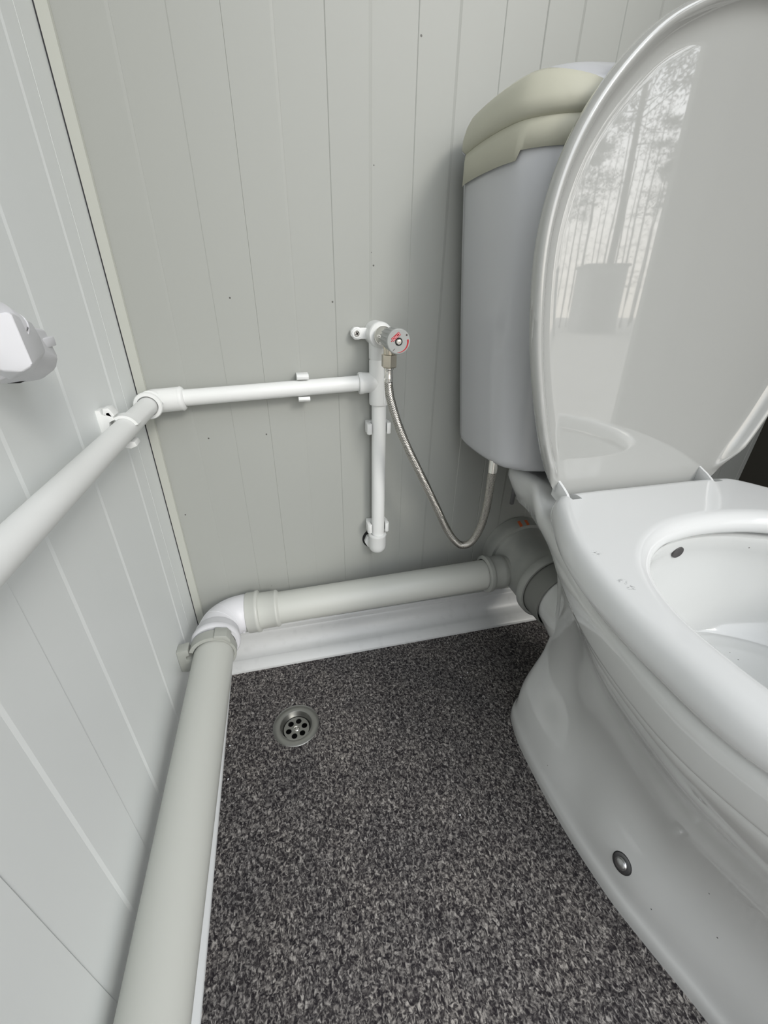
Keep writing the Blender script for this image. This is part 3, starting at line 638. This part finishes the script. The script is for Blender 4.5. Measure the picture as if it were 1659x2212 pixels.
tm.transform(Matrix.Translation((VX+ctr.x, FY-.00034, VZ+ctr.y)) @ Matrix.Rotation(math.pi/2, 4, 'X') @ Matrix.Rotation(an, 4, 'Z'))
tm.materials.clear(); o = link('lettering', tm, MRED); into(kn, o)
bm = bmesh.new(); pts_o, pts_i = [], []
for i in range(17):
    u = math.radians(12-i*6.9); w_ = .0019*(1-i/16)**.8+.0001; pts_o.append((.0118*math.cos(u), .0118*math.sin(u))); pts_i.append(((.0118-w_)*math.cos(u), (.0118-w_)*math.sin(u)))
flat(bm, [P2(p) for p in pts_o+pts_i[::-1]]); o = fin(bm, 'red_arc', MRED, None, 0); into(kn, o)
bm = bmesh.new()
for a0 in (0, math.pi/2): flat(bm, [P2((.0092+rot(q, a0+.7)[0], .0070+rot(q, a0+.7)[1])) for q in ((-.0011, -.0003), (.0011, -.0003), (.0011, .0003), (-.0011, .0003))])
o = fin(bm, 'plus_sign', MINK, None, 0); into(kn, o)
bm = bmesh.new(); flat(bm, [P2((-.0055+rot(q, .75)[0], -.0085+rot(q, .75)[1])) for q in ((-.0016, -.0002), (.0016, -.0002), (.0016, .0002), (-.0016, .0002))]); o = fin(bm, 'minus_sign', MINK, None, 0); into(kn, o)
bm = bmesh.new(); flat(bm, [P2((-.0085+.0007*math.cos(k_), .0005+.0007*math.sin(k_))) for k_ in (i*math.pi/4 for i in range(8))]); o = fin(bm, 'registered_dot', MRED, None, 0); into(kn, o)

# ================================================================ braided hose
ho = empty('braided_hose', (.2, .5, .38), 'braided steel flexible hose looping from the valve to the cistern', 'hose')
hp = [(.1390, .525, .496), (.1398, .5240, .486), (.1416, .520, .473), (.1517, .515, .4403), (.1664, .510, .4059), (.1836, .505, .3709), (.2063, .500, .3249), (.2263, .495, .2835), (.2395, .490, .2640), (.2500, .487, .2565), (.2615, .483, .2615), (.2695, .479, .2800), (.2735, .475, .3050), (.2735, .470, .3399), (.2705, .465, .3740), (.2690, .462, .392)]
path = cr_open(hp, 14)
bm = bmesh.new(); tube(bm, path, .0049, 16); o = fin(bm, 'hose_core', MHOSE); into(ho, o)
cum = [0]
for a, c in zip(path, path[1:]): cum.append(cum[-1]+(c-a).length)
def at(s):
    s = max(0, min(cum[-1], s))
    for i in range(len(cum)-1):
        if s <= cum[i+1]:
            f = (s-cum[i])/(cum[i+1]-cum[i]); return path[i].lerp(path[i+1], f), i, f
    return path[-1], len(path)-2, 1
frs = []; up = None
for i, p in enumerate(path):
    d = (path[min(i+1, len(path)-1)]-path[max(i-1, 0)]).normalized()
    if up is None: a, c = frame(d)
    else: a = (up-d*up.dot(d)).normalized(); c = d.cross(a)
    up = a; frs.append((a, c, d))
bm = bmesh.new(); NS, pitch = 9, .021; nst = int(cum[-1]/.00115)
for hand in (1, -1):
    for k_ in range(NS):
        prev = None
        for j in range(nst+1):
            s = cum[-1]*j/nst; p, i, f = at(s); a, c, d = frs[i]
            th = hand*2*math.pi*s/pitch + 2*math.pi*k_/NS
            rr_ = .0053 + .00028*hand*math.sin(2*math.pi*s/pitch*NS/2 + k_*math.pi)
            er = a*math.cos(th)+c*math.sin(th); et = -a*math.sin(th)+c*math.cos(th)
            wv = (et*.35 - d*.8*hand).normalized()*.00062
            v = [bm.verts.new(p+er*rr_-wv), bm.verts.new(p+er*(rr_+.0003)), bm.verts.new(p+er*rr_+wv)]
            if prev:
                bm.faces.new((prev[0], prev[1], v[1], v[0])); bm.faces.new((prev[1], prev[2], v[2], v[1]))
            prev = v
o = fin(bm, 'steel_braid', MBRAID, None, 80); o['kind'] = 'stuff'; into(ho, o)
bm = bmesh.new(); R = []
for z, r in ((.5295, .0088), (.5288, .0098), (.5150, .0098), (.5138, .0086)):
    R.append([Vector((.1392+r*math.cos(i*math.pi/3+math.radians(28)), .525+r*math.sin(i*math.pi/3+math.radians(28)), z)) for i in range(6)])
rings(bm, R); o = fin(bm, 'hex_nut', MNIK, None, 10); into(ho, o)
bm = bmesh.new(); lathe(bm, (.1391, .525, .5140), (0, 0, -1), [(0, .0050), (.0008, .0060), (.0026, .0060), (.0034, .0052), (.0100, .0052), (.0125, .0058), (.0150, .0058), (.0175, .0056)], 24); o = fin(bm, 'ferrule', MCHR); into(ho, o)
bm = bmesh.new(); lathe(bm, (.2692, .4622, .386), (-.02, 0, 1), [(0, .0060), (.006, .0062), (.018, .0062)], 24); o = fin(bm, 'end_ferrule', MCHR); into(ho, o)

# ================================================================ white plug-like fitting on the left wall
pg = empty('electrical_plug', (-.14, .29, .57), 'white moulded plastic plug at the left edge, close to the left wall', 'plug')
def hull(name, pts_, bev, m):
    bm = bmesh.new()
    for p in pts_: bm.verts.new(p)
    r = bmesh.ops.convex_hull(bm, input=bm.verts[:])
    bmesh.ops.delete(bm, geom=[v for v in bm.verts if not v.link_faces], context='VERTS')
    bmesh.ops.dissolve_limit(bm, angle_limit=.12, verts=bm.verts[:], edges=bm.edges[:])
    if bev: bmesh.ops.bevel(bm, geom=bm.edges[:], offset=bev, segments=3, affect='EDGES', profile=.5, clamp_overlap=True)
    o = fin(bm, name, m, None, 24); into(pg, o); return o
S1 = [(-.1170, .250, .5886), (-.1204, .250, .5791), (-.1159, .250, .5642), (-.1217, .250, .5611), (-.1298, .250, .5618), (-.1356, .250, .5668), (-.1380, .250, .5851)]
S2 = [(-.1276, .290, .5813), (-.1258, .290, .5737), (-.1257, .290, .5661), (-.1346, .290, .5560), (-.1490, .290, .5507), (-.1581, .290, .5566), (-.1500, .290, .5827)]
S3 = [(-.1394, .330, .5741), (-.1371, .330, .5576), (-.1407, .330, .5505), (-.1505, .330, .5442), (-.1650, .330, .5421), (-.1700, .330, .5491), (-.1620, .330, .5800)]
hull('plug_cover', S1+[(x-.002*0, y, z) for x, y, z in S2], .0011, MPB)
hull('plug_base', [(x-.003, .278, z+.0005) for x, y, z in S2]+S3, .0012, MPB)
bm = bmesh.new(); box(bm, (-.1400, .3085, .5650), (-.1355, .3300, .5705), .0007); o = fin(bm, 'side_rib', MPB, None, 30); into(pg, o)
bm = bmesh.new(); box(bm, (-.1590, .3060, .5462), (-.1520, .3150, .5496), .0004); o = fin(bm, 'earth_slot', MBLK, None, 30); into(pg, o)
bm = bmesh.new(); tube(bm, cr_open([(-.1280, .268, .580), (-.1290, .252, .5885), (-.1300, .236, .5985), (-.1330, .210, .625), (-.138, .19, .68), (-.139, .18, .80), (-.152, .178, .90), (-.169, .178, .94)], 6), [.0085]*5+[.0070]*3+[.0050]*3+[.0036]*32, 20); o = fin(bm, 'cord', MPB); into(pg, o)

# ================================================================ white crumbs on the floor
def fp(x, y): return (x, y, 0)
spots = [(-.124, .416, 'beside the left skirting'), (-.033, .477, 'just behind the drain'), (.262, .440, 'nearest the toilet foot'), (.318, .437, 'in front of the grey collar'), (.275, .452, 'between the skirting and the toilet foot'), (.165, .160, 'in the middle of the front floor')]
spots = [(-.1225, .417, 'beside the left skirting, level with the drain'), (-.0285, .474, 'just behind the floor drain'), (.262, .452, 'left of the toilet foot'), (-.121, .368, 'beside the left skirting, nearer than the drain'), (.2775, .4585, 'closest to the toilet foot'), (.1735, .2505, 'alone in the middle of the open floor')]
cr0 = None
for i, (x, y, w_) in enumerate(spots):
    if cr0 is None:
        bm = bmesh.new(); r_ = random.Random(3); bmesh.ops.create_icosphere(bm, subdivisions=1, radius=.0013)
        for v in bm.verts: v.co = Vector((v.co.x*(.7+.7*r_.random()), v.co.y*(.6+.5*r_.random()), v.co.z*.6+.0006))
        cr0 = o = fin(bm, 'plastic_crumb', MPB, None, 0)
    else: o = cr0.copy(); C.objects.link(o)
    o.location = (x, y, .0001); o.rotation_euler = (0, 0, i*1.3)
    tag(o, 'tiny white plastic crumb on the floor '+w_, 'crumb', 'white crumbs on the floor')

# ================================================================ outdoors, seen mirrored in the lid
bm = bmesh.new(); box(bm, (-60, -90, -.16), (90, YF-.06, -.06)); o = fin(bm, 'ground', MGROUND, None, 0); struct(o)
def pol(az, Dd): a = math.radians(az); return (Dd*math.sin(a), .765-Dd*math.cos(a))
cb = empty('site_cabin', (*pol(38.6, 20), -.06), 'pale box cabin standing outside before the trees, mirrored in the lid', 'cabin')
bm = bmesh.new(); box(bm, (-.70, -.70, 0), (.70, .70, 2.25)); q = fin(bm, 'cabin_body', MCAB, None, 0)
bm = bmesh.new(); box(bm, (-.75, -.75, 2.24), (.75, .75, 2.33)); q2 = fin(bm, 'roof', MCABD, None, 0)
bm = bmesh.new(); box(bm, (-.42, .70, .1), (.42, .73, 2.0)); q3 = fin(bm, 'cabin_door', MCABD, None, 0)
for q_ in (q, q2, q3): q_.parent = cb
cb.rotation_euler = (0, 0, math.radians(20))
def pine(name, seed, h, r, crown0, ncl, bare):
    rr = random.Random(seed)
    root = empty(name, (0, 0, -.06), '', 'tree')
    pts = [Vector((0, 0, 0))]
    for i in range(1, 9): pts.append(Vector((rr.uniform(-.02, .02)*h*.4*i/8, rr.uniform(-.02, .02)*h*.4*i/8, h*i/8)))
    bm = bmesh.new(); tube(bm, pts, [r*(1-.85*i/8) for i in range(9)], 8); fin(bm, 'trunk', MBARK, root)
    bm = bmesh.new(); fo = bmesh.new()
    for b_ in range(ncl):
        z = h*(crown0+(1-crown0)*rr.random()**.9) if not bare else h*(.15+.83*rr.random())
        i = min(7, int(z/h*8)); p = pts[i].lerp(pts[i+1], z/h*8-i)
        a0 = rr.uniform(0, 6.28); ln = (.20*h*(1.08-z/h)+.06*h)*rr.uniform(.6, 1.1)*(.30 if bare else 1)
        d = Vector((math.cos(a0), math.sin(a0), rr.uniform(-.1, .55)))
        q1 = p+d*ln*.5+Vector((0, 0, rr.uniform(-.1, .2)*ln)); q2 = p+d*ln+Vector((0, 0, rr.uniform(-.1, .35)*ln))
        tube(bm, [p, q1, q2], [r*.16, r*.10, r*.03], 4, False)
        for _ in range(7):
            s0 = p.lerp(q2, rr.uniform(.3, 1)); tw = s0+Vector((rr.uniform(-1, 1), rr.uniform(-1, 1), rr.uniform(-.4, .9)))*ln*.3
            tube(bm, [s0, tw], [r*.11, r*.05], 3, False)
            if not bare and rr.random() < .75:
                for __ in range(42):
                    c0_ = tw+Vector((rr.gauss(0, 1), rr.gauss(0, 1), rr.gauss(0, .6)))*ln*.13
                    w1 = Vector((rr.uniform(-1, 1), rr.uniform(-1, 1), rr.uniform(-1, 1))).normalized()*.0065*h; w2 = Vector((rr.uniform(-1, 1), rr.uniform(-1, 1), rr.uniform(-1, 1))).normalized()*.003*h
                    fo.faces.new([fo.verts.new(c0_+w1), fo.verts.new(c0_-w1+w2), fo.verts.new(c0_-w2)])
    bo = fin(bm, 'branches', MBARK, root, 0); bo['kind'] = 'stuff'
    if bare: fo.free()
    else: f_ = fin(fo, 'needles', MNEED, root, 0); f_['kind'] = 'stuff'
    return root
def plant(root, x, y, sc_, rz, label, first, grp):
    if first: r = root
    else:
        r = root.copy(); C.objects.link(r)
        for ch in root.children:
            c = ch.copy(); C.objects.link(c); c.parent = r
    r.location = (x, y, -.06); r.scale = (sc_,)*3; r.rotation_euler = (0, 0, rz); r['label'] = label; r['group'] = grp
big = pine('pine_tree', 11, 13.5, .16, .42, 62, False)
x, y = pol(39.3, 22.6); plant(big, x, y, 1.15, .4, 'tallest pine with heavy boughs outside, mirrored in the lid', True, 'pines outside')
pB = pine('pine_tree', 5, 13, .10, .55, 34, False); tC = pine('bare_tree', 8, 11, .06, .3, 46, True)
rr = random.Random(21); fb = fc = True
gl = 'pine with needled crown in the wood outside, mirrored in the lid'; gb = 'slender bare tree in the wood outside, mirrored in the lid'
for i in range(24):
    az = 29.5+i*.72+rr.uniform(-.25, .25); Dd = (25.5, 28.5, 31.5, 34.5)[i % 4]
    x, y = pol(az, Dd); plant(tC, x, y, rr.uniform(.75, 1.15), rr.uniform(0, 6), gb, fc, 'bare trees outside'); fc = False
for i, az in enumerate((30.8, 34.0, 36.6, 42.6, 45.5)):
    x, y = pol(az, (39, 45, 39.5, 45, 39.5)[i]); plant(pB, x, y, rr.uniform(1.0, 1.15), rr.uniform(0, 6), gl, fb, 'pines in the wood outside'); fb = False
